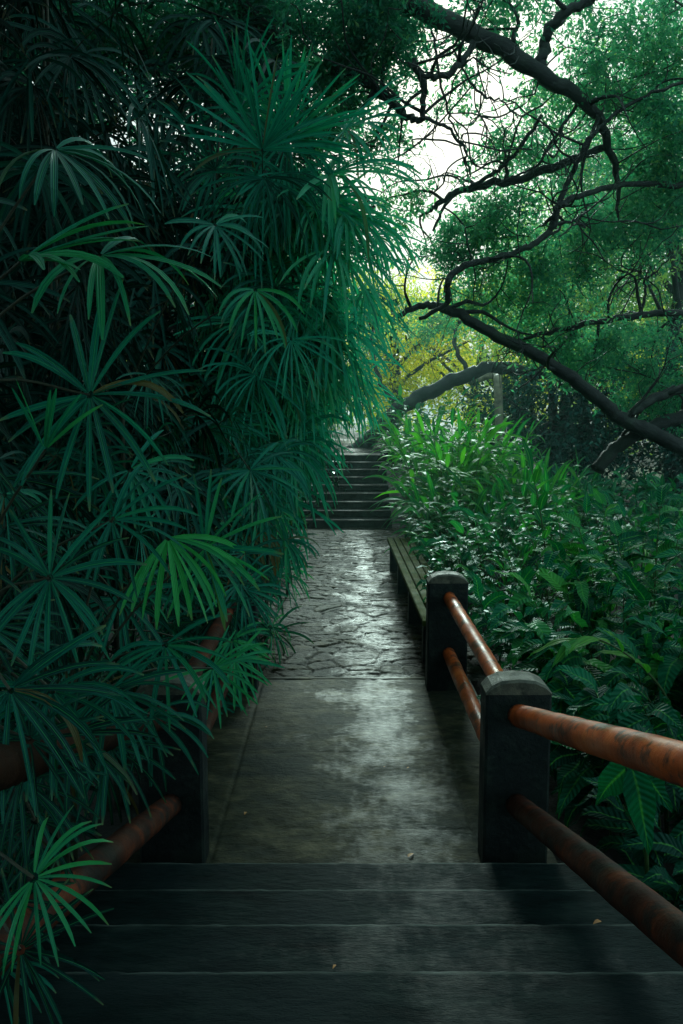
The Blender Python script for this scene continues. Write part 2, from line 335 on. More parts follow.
# near steps that climb towards the viewer
def nosed_steps(name, m, x0, x1, y0, tread, rise, n, z0=0.0, up=1):
    mb = MB()
    for k in range(1, n+1):
        # each step: long grid top with slightly worn front edge
        ya = y0+up*(k-1)*tread; yb = ya+up*tread*(1 if k < n else 3); z = z0+k*rise
        xs = np.linspace(x0, x1, 60)
        wear = (smoothnoise(xs, xs*0+k*7.3, .22, 12)-.5)*.008+(smoothnoise(xs, xs*0+k*3.1, .03, 13)-.5)*.008
        prof = [(ya-up*0, z0-.3), (ya, z-.018), (ya+up*.004, z-.006), (ya+up*.014, z), (ya+up*.03, z), (ya+up*tread*.6, z), (yb+up*.004, z)]
        V = []
        for j, (y_, z_) in enumerate(prof):
            w = wear if 0 < j < 4 else 0*wear
            V.append(np.stack([xs, np.full(60, y_)+up*np.abs(w), np.full(60, z_)-np.abs(w)*.4], -1))
        V = np.array(V); i = np.arange(len(prof)-1)[:, None]*60+np.arange(59)[None]
        Q = np.stack([i, i+1, i+61, i+60], -1).reshape(-1, 4)
        DD = np.zeros((len(prof), 60, 4)); DD[1:4, :, 0] = 1; DD[3, :, 0] = .8
        mb.add(V, Q if up > 0 else Q[:, ::-1], DD)
        for xx in (x0, x1):
            yy = sorted([ya, yb]); mb.add([(xx, yy[0], z0-.3), (xx, yy[1], z0-.3), (xx, yy[1], z-.002), (xx, yy[0], z-.002)], [(0, 1, 2, 3)])
    o = mb.build(name, m, smooth=True)
    return structure(o)
nosed_steps('lower_stairs', M['step'], -1.16, 1.16, 3.78, .458, .14, 9, up=-1)
nosed_steps('upper_stairs', M['stone'], -1.2, .98, 16.30, .36, .138, 9, up=1)
mb = MB(); box(mb, -1.4, 2.4, 20.62, 30, .6, 1.245, .02); structure(mb.build('upper_path', M['stone']))

# ------------------------------------------------------------------ railing
def post(label, xc, y, w=.32, th=.17):
    o = thing('railing_post', label, 'post', (xc, y, 0), None)
    prof = [(-w/2, .89), (-w/2+.03, .925), (-w/4, .948), (0, .956), (w/4, .948), (w/2-.03, .925), (w/2, .89)]
    mb = MB(); n = len(prof)
    ring = [(-w/2, -.12)]+[(-w/2, z) for z in (.3, .6)]+prof[0:n]+[(w/2, z) for z in (.6, .3)]+[(w/2, -.12)]
    # body: front and back faces as strips between left and right halves
    P = np.array([( -w/2, -.12), (-w/2, .3), (-w/2, .6), (-w/2, .882)]); 
    V = []; 
    for (hx, z) in ((w/2, -.12), (w/2, .3), (w/2, .6), (w/2, .882)):
        c = .012
        V += [(-hx+c, -th/2, z), (hx-c, -th/2, z), (hx, -th/2+c, z), (hx, th/2-c, z), (hx-c, th/2, z), (-hx+c, th/2, z), (-hx, th/2-c, z), (-hx, -th/2+c, z)]
    Q = [(k*8+j, k*8+(j+1) % 8, k*8+8+(j+1) % 8, k*8+8+j) for k in range(3) for j in range(8)]
    mb.add(V, Q); b = mb.build('shaft', M['post'], o, smooth=False)
    mb = MB(); V = []
    for (x, z) in prof:
        e = .012
        V += [(x, -th/2, .8821), (x, -th/2, z-e), (x, -th/2+e, z), (x, th/2-e, z), (x, th/2, z-e), (x, th/2, .8821)]
    Q = [(k*6+j, k*6+j+1, k*6+6+j+1, k*6+6+j) for k in range(n-1) for j in range(5)]
    Q += [(0, 1, 4, 5), (1, 2, 3, 4), ((n-1)*6+5, (n-1)*6+4, (n-1)*6+1, (n-1)*6), ((n-1)*6+4, (n-1)*6+3, (n-1)*6+2, (n-1)*6+1)]
    mb.add(V, Q); mb.build('pale_top', M['postcap'], o, smooth=False)
    return o
XR = .86
post('grey concrete post with rounded top, at the foot of the near steps on the right', XR, 4.06)
post('grey concrete post with rounded top, beside the end of the bench', XR-.01, 6.72)
post('dark concrete post at the foot of the near steps, half hidden by palms', -XR+.02, 4.06)
post('dark concrete post behind palms where the flagstones begin, left of the path', -XR+.02, 6.72)
def rail(label, A, B, r=.055, m='rail'):
    mb = MB(); t = np.linspace(0, 1, 34)[:, None]; A = np.array(A, float); B = np.array(B, float)
    P = A*(1-t)+B*t+R.normal(0, .0012, (34, 3)); tube(mb, P, [r, r*1.03, r*.98, r], 20, knob=.006)
    o = mb.build('handrail', M[m], None, origin=A); o.location = A
    o['label'] = label; o['category'] = 'railing'
sl = .304
for sx, side in ((1, 'right'), (-1, 'left')):
    x = XR*sx if sx > 0 else -XR+.02
    for z, nm in ((.775, 'upper'), (.32, 'lower')):
        if sx > 0:
            l1 = {'upper': 'thick orange upper rail sloping up over the near steps from the post', 'lower': 'shaded rusty lower rail sloping up beside the near steps on the right'}[nm]
            l2 = {'upper': 'orange upper rail joining the two concrete posts right of the landing', 'lower': 'orange lower rail joining the two concrete posts right of the landing'}[nm]
        else:
            l1 = {'upper': 'rusty upper rail almost buried in the palms at the left edge', 'lower': 'rusty lower rail poking out of the palms left of the near steps'}[nm]
            l2 = {'upper': 'orange upper rail behind palms left of the landing', 'lower': 'orange lower rail behind palms left of the landing'}[nm]
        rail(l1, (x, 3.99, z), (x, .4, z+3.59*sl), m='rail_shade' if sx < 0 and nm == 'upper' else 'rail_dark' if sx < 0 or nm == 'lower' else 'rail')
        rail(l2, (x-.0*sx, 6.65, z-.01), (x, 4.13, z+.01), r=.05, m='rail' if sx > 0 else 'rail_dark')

# ------------------------------------------------------------------ bench
b = thing('bench', 'long low mossy wooden bench of parallel planks beside the flagstone path', 'bench', (.86, 9.7, 0))
for k in range(4):
    mb = MB(); x0 = -.175+k*.09; 
    ys_ = np.linspace(-2.45, 2.45, 20); box(mb, x0, x0+.080, -2.45+R.uniform(-.02, .02), 2.45+R.uniform(-.02, .02), .375, .425+R.uniform(-.003, .004), .008)
    mb.build('plank', M['bench'], b, smooth=False)
for y in (-2.2, -.75, .75, 2.2):
    mb = MB(); box(mb, -.15, .15, y-.06, y+.06, -.1, .372, .006); mb.build('leg', M['post'], b, smooth=False)
b.rotation_euler.z = math.radians(.6)

# ------------------------------------------------------------------ palms
def palm(label, x, y, h, n_st, n_lf, size, tint, lean=(0, 0), mtl='palm', lo=.15, spread=.45, droop=1.0, heroes=(), group='fan palms banked up along the left side of the path', facing=(.5, -.7), nl=(10, 17), name='fan_palm', pet=1.0, width=.068):
    reseed(label); g = float(ground_h(x, y)); o = thing(name, label, 'palm', (x, y, g), group)
    O = np.array([x, y, g]); can = MB(); pets = can; lf = MB(); stems = []
    for k in range(n_st):
        a = R.random()*2*PI; r0 = R.random()*spread*.5; hh = h*R.uniform(.65, 1.0) if k else h
        b0 = np.array([math.cos(a)*r0, math.sin(a)*r0, -.1]); top = b0+np.array([lean[0]*hh+R.normal(0, .10)*hh*.4, lean[1]*hh+R.normal(0, .1)*hh*.4, hh])
        mid = (b0+top)/2+np.array([-lean[0], -lean[1], 0])*hh*.22
        P = spline([b0, mid, top], 6); tube(can, P, [.022, .017, .012], 6, cap=False); stems.append(P)
    for i in range(n_lf):
        P = stems[i % n_st]; t = lo+(1-lo)*R.random()**.75
        p = P[min(int(t*(len(P)-1)), len(P)-1)]+0
        q = t*(len(P)-1); i0 = min(int(q), len(P)-2); p = P[i0]*(1-q+i0)+P[i0+1]*(q-i0)
        a = R.random()*2*PI; out = np.array([math.cos(a), math.sin(a), 0])
        out = unit(out+np.array([facing[0], facing[1], 0])*.8)
        up = R.uniform(.15, .9) if t < .85 else R.uniform(.6, 1.6)
        d0 = unit(out+np.array([0, 0, up])); Lp = size*pet*R.uniform(.6, 1.1)
        P2 = np.array([p, p+d0*Lp*.55, p+d0*Lp+np.array([0, 0, -.10*Lp])]); Pp = spline(P2, 4)
        tube(pets, Pp, [.006, .004], 4, cap=False)
        f = unit(Pp[-1]-Pp[-2]+np.array([0, 0, -.25])); nm = unit(np.array([0, 0, 1.0])+out*.35+R.normal(0, .25, 3))
        fan(lf, Pp[-1], f, nm, size*R.uniform(.8, 1.12), int(R.integers(*nl)), R.uniform(190, 290), droop*R.uniform(.7, 1.3), tint-.06+R.normal(0, .2), width=width)
    for (px, py, Y, rp, ang, cam, span, dr, tn, n) in heroes:
        c = at(px, py, Y)-O; a = math.radians(ang); sz = rp/F*Y
        f = unit(np.array([math.cos(a), -.25, math.sin(a)])); nm = unit(np.array([.15, -cam, 1-cam]))
        s = stems[int(np.argmin([np.min(np.linalg.norm(S-c, axis=1)) for S in stems]))]
        j = np.argmin(np.linalg.norm(s-(c-f*sz*.9), axis=1)); pp = spline([s[j], (s[j]+c)/2+np.array([0, 0, .08]), c], 5)
        tube(pets, pp, [.006, .004], 5, cap=False)
        fan(lf, c, f, nm, sz, n+3, span, dr, tn, width=width*1.18)
    can.build('cane', M['cane'], o); lf.build('fronds', M[mtl], o)
    return o
# heroes: px, py, Y, radius px, aim deg, facing camera 0..1, span, droop, tint, leaflets
palm('near fan palm with wide star-shaped leaves at eye level on the left edge', -1.35, 2.75, 2.35, 4, 18, .36, .12, heroes=[
    (90, 395, 2.6, 125, -10, .80, 320, .5, .42, 15), (100, 256, 2.5, 120, -8, .35, 200, 1.0, .62, 11), (20, 262, 2.5, 130, 8, .3, 90, .6, .6, 7), (55, 150, 2.7, 110, -30, .4, 200, 1.4, .35, 10)], facing=(.2, -.2), lo=.45)
palm('lower near fan palm with dark star-shaped leaf left of the landing', -1.45, 2.55, 1.55, 3, 14, .33, .10, heroes=[
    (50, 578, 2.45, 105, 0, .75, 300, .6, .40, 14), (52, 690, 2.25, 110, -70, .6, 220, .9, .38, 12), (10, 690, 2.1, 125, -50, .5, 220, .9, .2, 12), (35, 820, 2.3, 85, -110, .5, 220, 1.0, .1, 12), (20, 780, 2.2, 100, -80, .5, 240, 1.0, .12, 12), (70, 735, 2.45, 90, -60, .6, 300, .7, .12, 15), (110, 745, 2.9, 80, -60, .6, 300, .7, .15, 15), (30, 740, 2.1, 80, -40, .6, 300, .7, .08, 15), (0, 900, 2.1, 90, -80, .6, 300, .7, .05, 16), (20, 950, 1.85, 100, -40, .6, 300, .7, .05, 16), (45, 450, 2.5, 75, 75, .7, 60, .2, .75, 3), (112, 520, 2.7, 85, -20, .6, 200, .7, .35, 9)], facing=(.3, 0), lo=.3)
palm('small fan palm with fresh bright green drooping leaf over the landing edge', -1.28, 3.3, 1.5, 3, 8, .32, .35, heroes=[
    (168, 538, 3.0, 92, -62, .55, 150, 1.0, 1.0, 10), (205, 548, 3.1, 88, -8, .7, 230, .5, .72, 12), (130, 470, 3.1, 75, -40, .5, 200, .8, .5, 9), (165, 645, 3.0, 80, -80, .5, 230, .9, .55, 12), (110, 690, 2.6, 92, -75, .5, 230, 1.0, .3, 13), (150, 715, 3.2, 78, -85, .5, 230, 1.0, .3, 12), (213, 668, 3.4, 58, -40, .6, 240, .6, .72, 13)], facing=(.5, -.1), lo=.6)
palm('low fan palm with yellow green leaf beside the bottom left of the steps', -1.30, 2.15, .95, 3, 7, .26, .25, heroes=[
    (34, 878, 1.85, 92, -12, .55, 220, .8, .8, 13), (0, 965, 2.1, 70, -10, .5, 200, .9, .45, 9)], facing=(0, .2), lo=.2)
palm('fan palm with drooping leaves hanging beside the dark left post', -1.55, 4.4, 1.9, 4, 22, .32, .32, facing=(.1, -.5), heroes=[(235, 660, 4.6, 50, -50, .5, 220, .8, .8, 12), (120, 600, 4.0, 80, -70, .5, 240, .9, .35, 12)], lo=.45)
palm('fan palm of middle height behind the landing on the left', -1.50, 5.3, 2.7, 5, 44, .38, .3, facing=(.3, -.5), heroes=[(215, 225, 4.8, 62, -60, .4, 240, 1.0, .45, 13), (255, 290, 4.6, 62, -75, .4, 180, 1.4, .75, 9)], lo=.15)
palm('fan palm with leaves spilling over the start of the flagstones', -1.18, 6.4, 2.5, 5, 50, .42, .38, heroes=[(245, 590, 6.2, 48, -50, .5, 240, .9, .55, 13), (250, 470, 6.0, 60, -60, .5, 240, 1.0, .5, 13), (232, 640, 6.0, 44, -60, .5, 240, .8, .7, 13)], lo=.1)
palm('fan palm halfway along the flagstones, left side, with hanging leaves', -1.05, 7.6, 2.9, 6, 60, .46, .35, heroes=[(275, 455, 7.2, 62, -70, .5, 260, 1.2, .45, 14), (262, 500, 7.2, 58, -90, .5, 160, 1.3, .6, 10), (285, 540, 7.6, 45, -80, .5, 200, 1.2, .45, 11)], lo=.15)
palm('fan palm drooping over the far half of the flagstones', -1.05, 9.3, 3.0, 6, 64, .46, .38, lean=(.05, -.02), lo=.15)
palm('fan palm whose leaves brush the foot of the upper stairs', -1.35, 11.6, 3.1, 6, 56, .46, .4, lo=.15)
palm('farthest fan palm on the left, next to the upper stairs', -1.45, 14.0, 3.6, 6, 50, .55, .4, lo=.1)
# taller palms that arch over
TG = 'tall bright fan palms arching over the path'
palm('tall bright green fan palm arching over the path with upright top fan', -.95, 8.2, 4.6, 6, 90, .72, .55, lean=(.09, -.01), mtl='tall_palm', lo=.55, droop=1.5, spread=.8, group=TG, name='tall_fan_palm', facing=(.6, -.5), nl=(17, 26), width=.044, heroes=[
    (288, 140, 7.7, 88, 68, .45, 170, .25, .6, 26), (330, 175, 7.6, 110, 10, .4, 200, 1.2, .75, 24), (335, 250, 7.6, 100, -35, .4, 200, 1.5, .7, 24), (330, 320, 7.8, 90, -50, .4, 200, 1.6, .6, 22), (345, 215, 7.8, 90, -20, .4, 180, 1.4, .7, 22), (262, 150, 7.2, 95, 95, .5, 170, .3, .4, 22), (240, 110, 7.6, 85, 60, .45, 240, .9, .3, 22), (345, 130, 8.0, 80, 15, .45, 220, 1.2, .5, 22), (300, 200, 7.8, 90, -20, .5, 260, 1.2, .45, 24), (255, 215, 7.6, 85, -70, .5, 260, 1.3, .35, 24), (215, 170, 7.6, 85, 120, .5, 260, 1.1, .2, 22), (375, 235, 8.2, 60, -30, .4, 180, 1.5, .7, 20), (365, 290, 8.2, 60, -50, .4, 180, 1.5, .6, 20)])
palm('tall fan palm with leaves cascading down towards the upper stairs', -.95, 10.2, 4.9, 6, 80, .70, .5, lean=(.07, 0), mtl='tall_palm', lo=.64, droop=1.7, spread=.8, group=TG, name='tall_fan_palm', facing=(.7, -.3), nl=(17, 26), width=.044, heroes=[
    (350, 300, 9.6, 80, -40, .4, 200, 1.7, .6, 22), (345, 370, 9.6, 70, -55, .4, 200, 1.7, .55, 22)])
DG = 'dark tall fan palms in the deep shade at the upper left'
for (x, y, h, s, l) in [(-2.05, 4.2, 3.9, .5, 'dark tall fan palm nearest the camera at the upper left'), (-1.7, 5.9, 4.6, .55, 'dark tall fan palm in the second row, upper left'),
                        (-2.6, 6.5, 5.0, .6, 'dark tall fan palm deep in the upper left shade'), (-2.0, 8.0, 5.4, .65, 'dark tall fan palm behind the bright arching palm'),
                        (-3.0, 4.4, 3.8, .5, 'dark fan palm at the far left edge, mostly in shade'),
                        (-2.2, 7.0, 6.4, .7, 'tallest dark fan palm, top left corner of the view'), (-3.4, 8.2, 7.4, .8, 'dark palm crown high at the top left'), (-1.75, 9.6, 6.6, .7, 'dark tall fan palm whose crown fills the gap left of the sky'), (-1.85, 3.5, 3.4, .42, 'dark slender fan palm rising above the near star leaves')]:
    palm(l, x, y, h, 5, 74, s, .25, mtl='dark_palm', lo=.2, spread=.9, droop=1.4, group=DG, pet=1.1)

# ------------------------------------------------------------------ right-hand plants
def cane_plant(name, label, cat, x, y, nst, h, leafL, leafW, tint, prof='lance', mtl='ginger', group=None, droop=1.0, nlf=9, spread=.5, out=.5, wav=.04, bias=(-.35, -.35), fold=.3, tvar=.12):
    reseed(label); g = float(ground_h(x, y)); o = thing(name, label, cat, (x, y, g), group); st = MB(); lf = MB()
    for k in range(nst):
        a = R.random()*2*PI; r0 = spread*math.sqrt(R.random())*.6; b0 = np.array([math.cos(a)*r0, math.sin(a)*r0, -.05])
        hh = h*R.uniform(.65, 1.05); od = np.array([math.cos(a)+bias[0], math.sin(a)+bias[1], 0])*out*hh*.55*R.uniform(.4, 1.1)
        P = spline([b0, b0+np.array([od[0]*.3, od[1]*.3, hh*.62]), b0+np.array([od[0], od[1], hh])], 6)
        tube(st, P, [.010, .006, .003], 5, cap=False)
        n = int(nlf*R.uniform(.8, 1.3)); t = np.linspace(.25, 1, n)**.85; q = t*(len(P)-1); i0 = np.minimum(q.astype(int), len(P)-2); fr = (q-i0)[:, None]
        base = P[i0]*(1-fr)+P[i0+1]*fr; T = unit(P[i0+1]-P[i0])
        hd = unit(np.array([od[0]+R.normal(0, .2), od[1]+R.normal(0, .2), 0])); sd = np.cross(hd, [0, 0, 1.0])
        sg = np.where(np.arange(n) % 2 == 0, 1, -1)[:, None]
        d = unit(sg*(sd*.85)+T*.45+R.normal(0, .25, (n, 3))+hd*.35*t[:, None]); d[-1] = unit(T[-1]+hd*.3)
        blades(lf, base, d, unit(np.array([0, -.15, 1.0])+R.normal(0, .22, (n, 3))), leafL*R.uniform(.7, 1.15, n), leafW*R.uniform(.75, 1.15, n), droop*R.uniform(.6, 1.5, n), prof, fold, 7, tint+R.normal(0, tvar, n)+.12*(t-.6), wav)
    st.build('stem', M['stalk'], o); lf.build('leaves', M[mtl], o); return o
GG = 'ginger clumps on the bank beside the upper stairs'
gp = [(1.78, 14.2, 2.2, .68, 'tall ginger clump crowding the right edge of the upper stairs'), (1.95, 16.2, 2.0, .72, 'ginger clump halfway up beside the upper stairs'), (1.75, 18.3, 1.25, .65, 'ginger clump near the top of the upper stairs'),
      (2.5, 15.4, 2.05, .7, 'ginger clump in the second row behind the stairs clump'), (1.75, 12.4, 1.3, .45, 'low ginger clump behind the far end of the bench'), (2.6, 13.0, 1.35, .45, 'ginger clump right of the bench, middle distance'),
      (3.3, 14.3, 1.3, .55, 'arching ginger clump with long narrow leaves on the bank crest'), (3.0, 17.2, 1.8, .6, 'bright ginger clump below the arching trunk'), (4.1, 16.0, 1.1, .4, 'ginger clump under the pale prop, right side')]
for (x, y, h, t, l) in gp: cane_plant('ginger_plant', l, 'plant', x, y, 24, h, .60, .092, t, group=GG, nlf=10, spread=1.1, droop=1.1, out=.35)
BG = 'broad-leaved plants on the bank right of the railing'
bp_ = [(1.75, 10.9, 1.1, .45, .26, .10, 'leafy plant behind the middle of the bench'), (1.75, 9.3, 1.05, .4, .26, .11, 'glossy plant behind the near half of the bench'), (1.75, 7.8, .95, .35, .28, .12, 'dark glossy plant beside the near end of the bench'),
       (2.3, 10.8, 1.4, .5, .26, .10, 'bright plant with pointed leaves in the middle of the bank'), (2.4, 9.0, 1.35, .5, .28, .12, 'spreading broad-leaved plant right of the bench'), (3.3, 11.6, 1.25, .5, .25, .10, 'leafy plant near the right edge below the low branch'),
       (3.4, 9.6, 1.5, .45, .28, .13, 'tall broad-leaved plant close to the right edge of view'), (4.4, 12.4, 1.15, .4, .26, .11, 'leafy plant at the far right edge below the branches'), (2.1, 6.3, 1.0, .5, .34, .15, 'broad-leaved plant behind the orange rails'),
       (2.7, 7.5, 1.45, .5, .32, .14, 'large-leaved plant with tall stems right of the far post'), (2.15, 4.9, .9, .25, .34, .16, 'dark broad-leaved plant under the upper rail'), (1.75, 5.5, .55, .35, .30, .14, 'low broad-leaved plant between the two concrete posts'),
       (2.9, 5.8, 1.2, .35, .34, .16, 'shaded broad-leaved plant at the right edge'), (2.1, 3.9, .6, .15, .3, .15, 'darkest low plant beside the near steps'), (3.6, 7.6, 1.5, .45, .3, .13, 'broad-leaved plant at the right edge behind the rail')]
for (x, y, h, t, L, W, l) in bp_: cane_plant('broad_leaved_plant', l, 'plant', x, y, 16, h*1.04, L*(k_ := float(R.uniform(.8, 1.3))), W*k_*.78, t+.02, 'ovate', 'broad', BG, nlf=11, spread=1.0, droop=1.5, wav=.11, fold=.22, out=.6, tvar=.16)
SP = 'strap-leaved tufts between the broad-leaved plants'
for (x, y, h, L, t, l) in [(1.75, 13.4, .7, .75, .75, 'bright strap-leaved tuft at the far end of the bench'), (2.9, 12.5, .8, .8, .7, 'strap-leaved tuft spilling down the bank behind the bench'), (2.0, 10.0, .6, .6, .6, 'strap-leaved tuft poking up behind the bench middle'),
                        (3.0, 10.4, .8, .7, .65, 'strap-leaved tuft in the middle of the bank'), (2.5, 8.2, .7, .6, .55, 'strap-leaved tuft above the far post'), (1.6, 15.4, 1.0, .7, .8, 'bright strap-leaved tuft leaning over the stair edge'), (3.9, 10.8, .9, .7, .6, 'strap-leaved tuft near the right edge of the bank')]:
    g = float(ground_h(x, y)); o = thing('strap_leaved_tuft', l, 'plant', (x, y, g), SP); lf = MB(); n = 90; a = R.random(n)*6.28
    b0 = np.stack([np.cos(a)*.25*R.random(n), np.sin(a)*.25*R.random(n), R.random(n)*h], -1)
    blades(lf, b0, np.stack([np.cos(a)*.7, np.sin(a)*.7-.2, R.uniform(.5, 1.6, n)], -1), np.array([0, 0, 1.0]), L*R.uniform(.6, 1.1, n), .036*R.uniform(.8, 1.4, n), 1.9*R.uniform(.6, 1.3, n), 'lance', .35, 8, t+R.normal(0, .15, n), 0.0)
    st = MB(); tube(st, [(0, 0, -.05), (.01, 0, h*.5), (0, .01, h)], [.03, .02], 6); st.build('stem', M['stalk'], o); lf.build('leaves', M['ginger'], o)
# the two single arching shoots in front
def shoot(label, pts, n, L, W, tint, y):
    P = spline([at(*p) for p in pts], 6); g = P[0]; o = thing('arching_shoot', label, 'plant', (g[0], g[1], g[2]))
    P = P-g; st = MB(); tube(st, P, [.011, .008, .004], 6); st.build('stem', M['stalk'], o); lf = MB()
    t = np.linspace(.45, .99, n); q = t*(len(P)-1); i0 = np.minimum(q.astype(int), len(P)-2); fr = (q-i0)[:, None]; base = P[i0]*(1-fr)+P[i0+1]*fr
    T = unit(P[i0+1]-P[i0]); sg = np.where(np.arange(n) % 2 == 0, 1, -1)[:, None]
    d = unit(T*.8+sg*np.array([0.1, -.9, .25])*.9+R.normal(0, .1, (n, 3))); d[-1] = T[-1]
    blades(lf, base, d, np.array([0, -.35, 1.0]), L*R.uniform(.8, 1.1, n), W, .8, 'lance', .22, 9, tint+R.normal(0, .05, n), .06)
    lf.build('leaves', M['ginger'], o)
shoot('arching ginger shoot with big bright leaves just beyond the near post', [(690, 800, 5.2), (672, 710, 5.2), (640, 665, 5.2), (600, 640, 5.4), (575, 640, 5.5)], 8, .36, .085, .8, 4.9)
shoot('upright yellowish shoot rising from the plants at right', [(548, 640, 8.5), (546, 560, 8.5), (540, 510, 8.5), (532, 470, 8.5)], 6, .34, .09, .55, 8.5)
def big_leaf(label, px, py, Y, L, W, d, nm, tint):
    p = at(px, py, Y); g = float(ground_h(p[0], p[1])); o = thing('large_leaf_plant', label, 'plant', (p[0]+.15, p[1]+.1, g)); O = np.array([p[0]+.15, p[1]+.1, g])
    st = MB(); tube(st, spline([(0, 0, 0), (p-O)*np.array([.4, .4, .7]), p-O], 5), [.012, .006], 6); st.build('stem', M['stalk'], o)
    lf = MB(); dd = np.array([d, (d[0]+.6, d[1]+.2, d[2]+.35), (d[0]-.5, d[1]+.3, d[2]+.6), (d[0]+.1, .5, .4)])
    blades(lf, np.repeat([p-O], 4, 0)+R.normal(0, .02, (4, 3)), dd, np.array(nm, float), L*np.array([1, .8, .75, .7]), W*.85, .9, 'ovate', .3, 18, tint+np.array([0, -.2, -.1, -.25]), .10); lf.build('leaves', M['broad'], o)
big_leaf('large dark rippled leaf hanging below the upper rail at the right edge', 632, 765, 3.7, .42, .17, (.25, -.1, -.9), (-.2, -1, .3), .45)
big_leaf('broad bent leaf hanging just behind the near post', 565, 690, 5.2, .34, .16, (-.2, -.2, -.9), (.1, -1, .4), .35)

# ------------------------------------------------------------------ trees
def tree(label, name, limbs, blobs, leafm='tree', barkm='bark', base=None, leafsize=.06, asp=.42, twig=True, group=None, per=70, cl=.32, tw=18, jit=.02, sub=0, dens=1.0, thin=1.0):
    """limbs: list of (points, radii) in world space; blobs: (centre, radii, clumps, tint)"""
    reseed(label); O = np.array(base if base is not None else limbs[0][0][0], float); o = thing(name, label, 'tree', O, group)
    wood = MB(); cr = MB(); pts = []; rads = []
    for P, r in limbs:
        S = spline(P, 7); S = S+np.cumsum(R.normal(0, jit*.25, S.shape), 0)*.5+R.normal(0, jit*.4, S.shape)
        tube(wood, S-O, np.array(r)*thin, 12, knob=.045); pts.append(S)
        if sub:
            rr0 = np.interp(np.linspace(0, 1, len(S)), np.linspace(0, 1, len(r)), r)
            for k in range(sub):
                i = R.integers(len(S)//5, len(S)-1); p = S[i]; d = unit(R.standard_normal(3)+np.array([0, 0, .35])); L = R.uniform(.8, 2.2); Q = [p]
                for s_ in range(7):
                    d = unit(d+R.normal(0, .33, 3)); Q.append(Q[-1]+d*L/7)
                Q = np.array(Q); q_ = spline(Q, 2); tube(wood, q_-O, [min(rr0[i]*.5, .035), .012, .005], 6); pts.append(q_)
                for _ in range(3):
                    j = R.integers(2, 7); p2 = Q[j]; d2 = unit(R.standard_normal(3)); Q2 = [p2]
                    for s_ in range(5):
                        d2 = unit(d2+R.normal(0, .35, 3)); Q2.append(Q2[-1]+d2*L*.09)
                    Q2 = np.array(Q2); tube(wood, Q2-O, [.009, .003], 4, cap=False); pts.append(Q2)
    A = np.concatenate(pts)
    for c, rad, n, tint in blobs:
        for k in range(int(n*dens)):
            p = np.array(c)+unit(R.standard_normal(3))*np.array(rad)*R.random()**.4
            if twig and (k % 2 == 0 or name == 'background_tree'):
                i = int(np.argmin(np.linalg.norm(A-p, axis=1)+R.random(len(A))*.4)); q = A[i]; m_ = (p+q)/2+R.normal(0, .12, 3)*min(np.linalg.norm(p-q), 1.5)
                L = np.linalg.norm(p-q); tube(wood, spline([q, m_, p], 4)-O, [min(.02, .006+.006*L), .004], 4, cap=False)
            nt_ = tw; tp = []
            for _ in range(4):
                d = unit(R.standard_normal(3)+np.array([0, 0, -.1])); e = p+d*cl*R.uniform(.7, 1.4); tt = np.sort(R.random(per//4))[:, None]
                tp.append(p*(1-tt)+e*tt+np.array([0, 0, -.12])*tt**2+R.normal(0, leafsize*.7, (per//4, 3)))
            tp = np.concatenate(tp); add_small(cr, tp-O, len(tp), leafsize, tint+R.normal(0, .10), .12, asp)
    wood.build('trunk', M[barkm], o); cr.build('crown', M[leafm], o); return o
def bl(px, py, Y, rx, ry, rY, n, tint): return (at(px, py, Y), (rx/F*Y, rY, ry/F*Y), n, tint)
def lim(pts, r): return ([at(*p) if len(p) == 3 else p for p in pts], r)
W = lambda x, y, z: None
# tree 1 : dark trunk rising behind the palms, its big limb crosses the top of the view
base1 = np.array([-4.4, 12.5, -.1])
limbs = [([base1, base1+[-.1, 0, 3.2], base1+[.1, -.4, 7.2], at(190, -80, 11.5), at(300, -45, 11.2), at(350, -18, 11), at(417, 8, 11), at(492, 42, 11), at(545, 76, 11), at(580, 98, 11.2), at(602, 128, 11.4), at(614, 170, 11.8), at(618, 220, 12.2)], [.30, .28, .25, .22, .19, .17, .155, .145, .125, .10, .075, .05, .02]),
         lim([(540, 70, 11), (545, 45, 11), (560, 18, 10.9), (600, -5, 10.8), (660, -40, 10.6)], [.09, .08, .07, .05]),
         lim([(476, 38, 11), (468, 52, 10.8), (448, 73, 10.6), (420, 74, 10.5), (415, 62, 10.5)], [.05, .05, .05, .045, .03]),
         lim([(420, 74, 10.5), (424, 92, 10.5), (422, 118, 10.6), (404, 108, 10.8), (390, 97, 11)], [.05, .045, .045, .05, .05]),
         lim([(422, 118, 10.6), (445, 128, 10.8), (463, 150, 11), (468, 178, 11.2)], [.03, .025, .02, .01]),
         lim([(335, 70, 11), (365, 80, 11), (390, 97, 11), (408, 118, 11)], [.09, .08, .06, .04]),
         lim([(432, 30, 10.8), (440, 80, 10.8), (447, 110, 10.9), (458, 142, 11), (466, 178, 11.2)], [.02, .018, .015, .01]),
         lim([(510, 45, 11), (518, 20, 11), (500, -10, 11)], [.04, .03, .02]),
         lim([(602, 148, 11.6), (562, 163, 11.6), (520, 178, 11.8), (462, 190, 12), (440, 202, 12), (426, 214, 12.2)], [.06, .07, .07, .06, .05, .03]),
         lim([(542, 115, 11.6), (510, 160, 11.7), (492, 175, 11.8), (450, 200, 12), (436, 232, 12)], [.03, .035, .035, .03, .02]),
         lim([(580, 100, 11.2), (560, 130, 11.3), (535, 165, 11.4), (500, 185, 11.5)], [.03, .025, .015]),
         lim([(452, 50, 10.9), (478, 90, 10.9), (500, 100, 10.9), (520, 118, 11)], [.015, .02, .015, .01])]
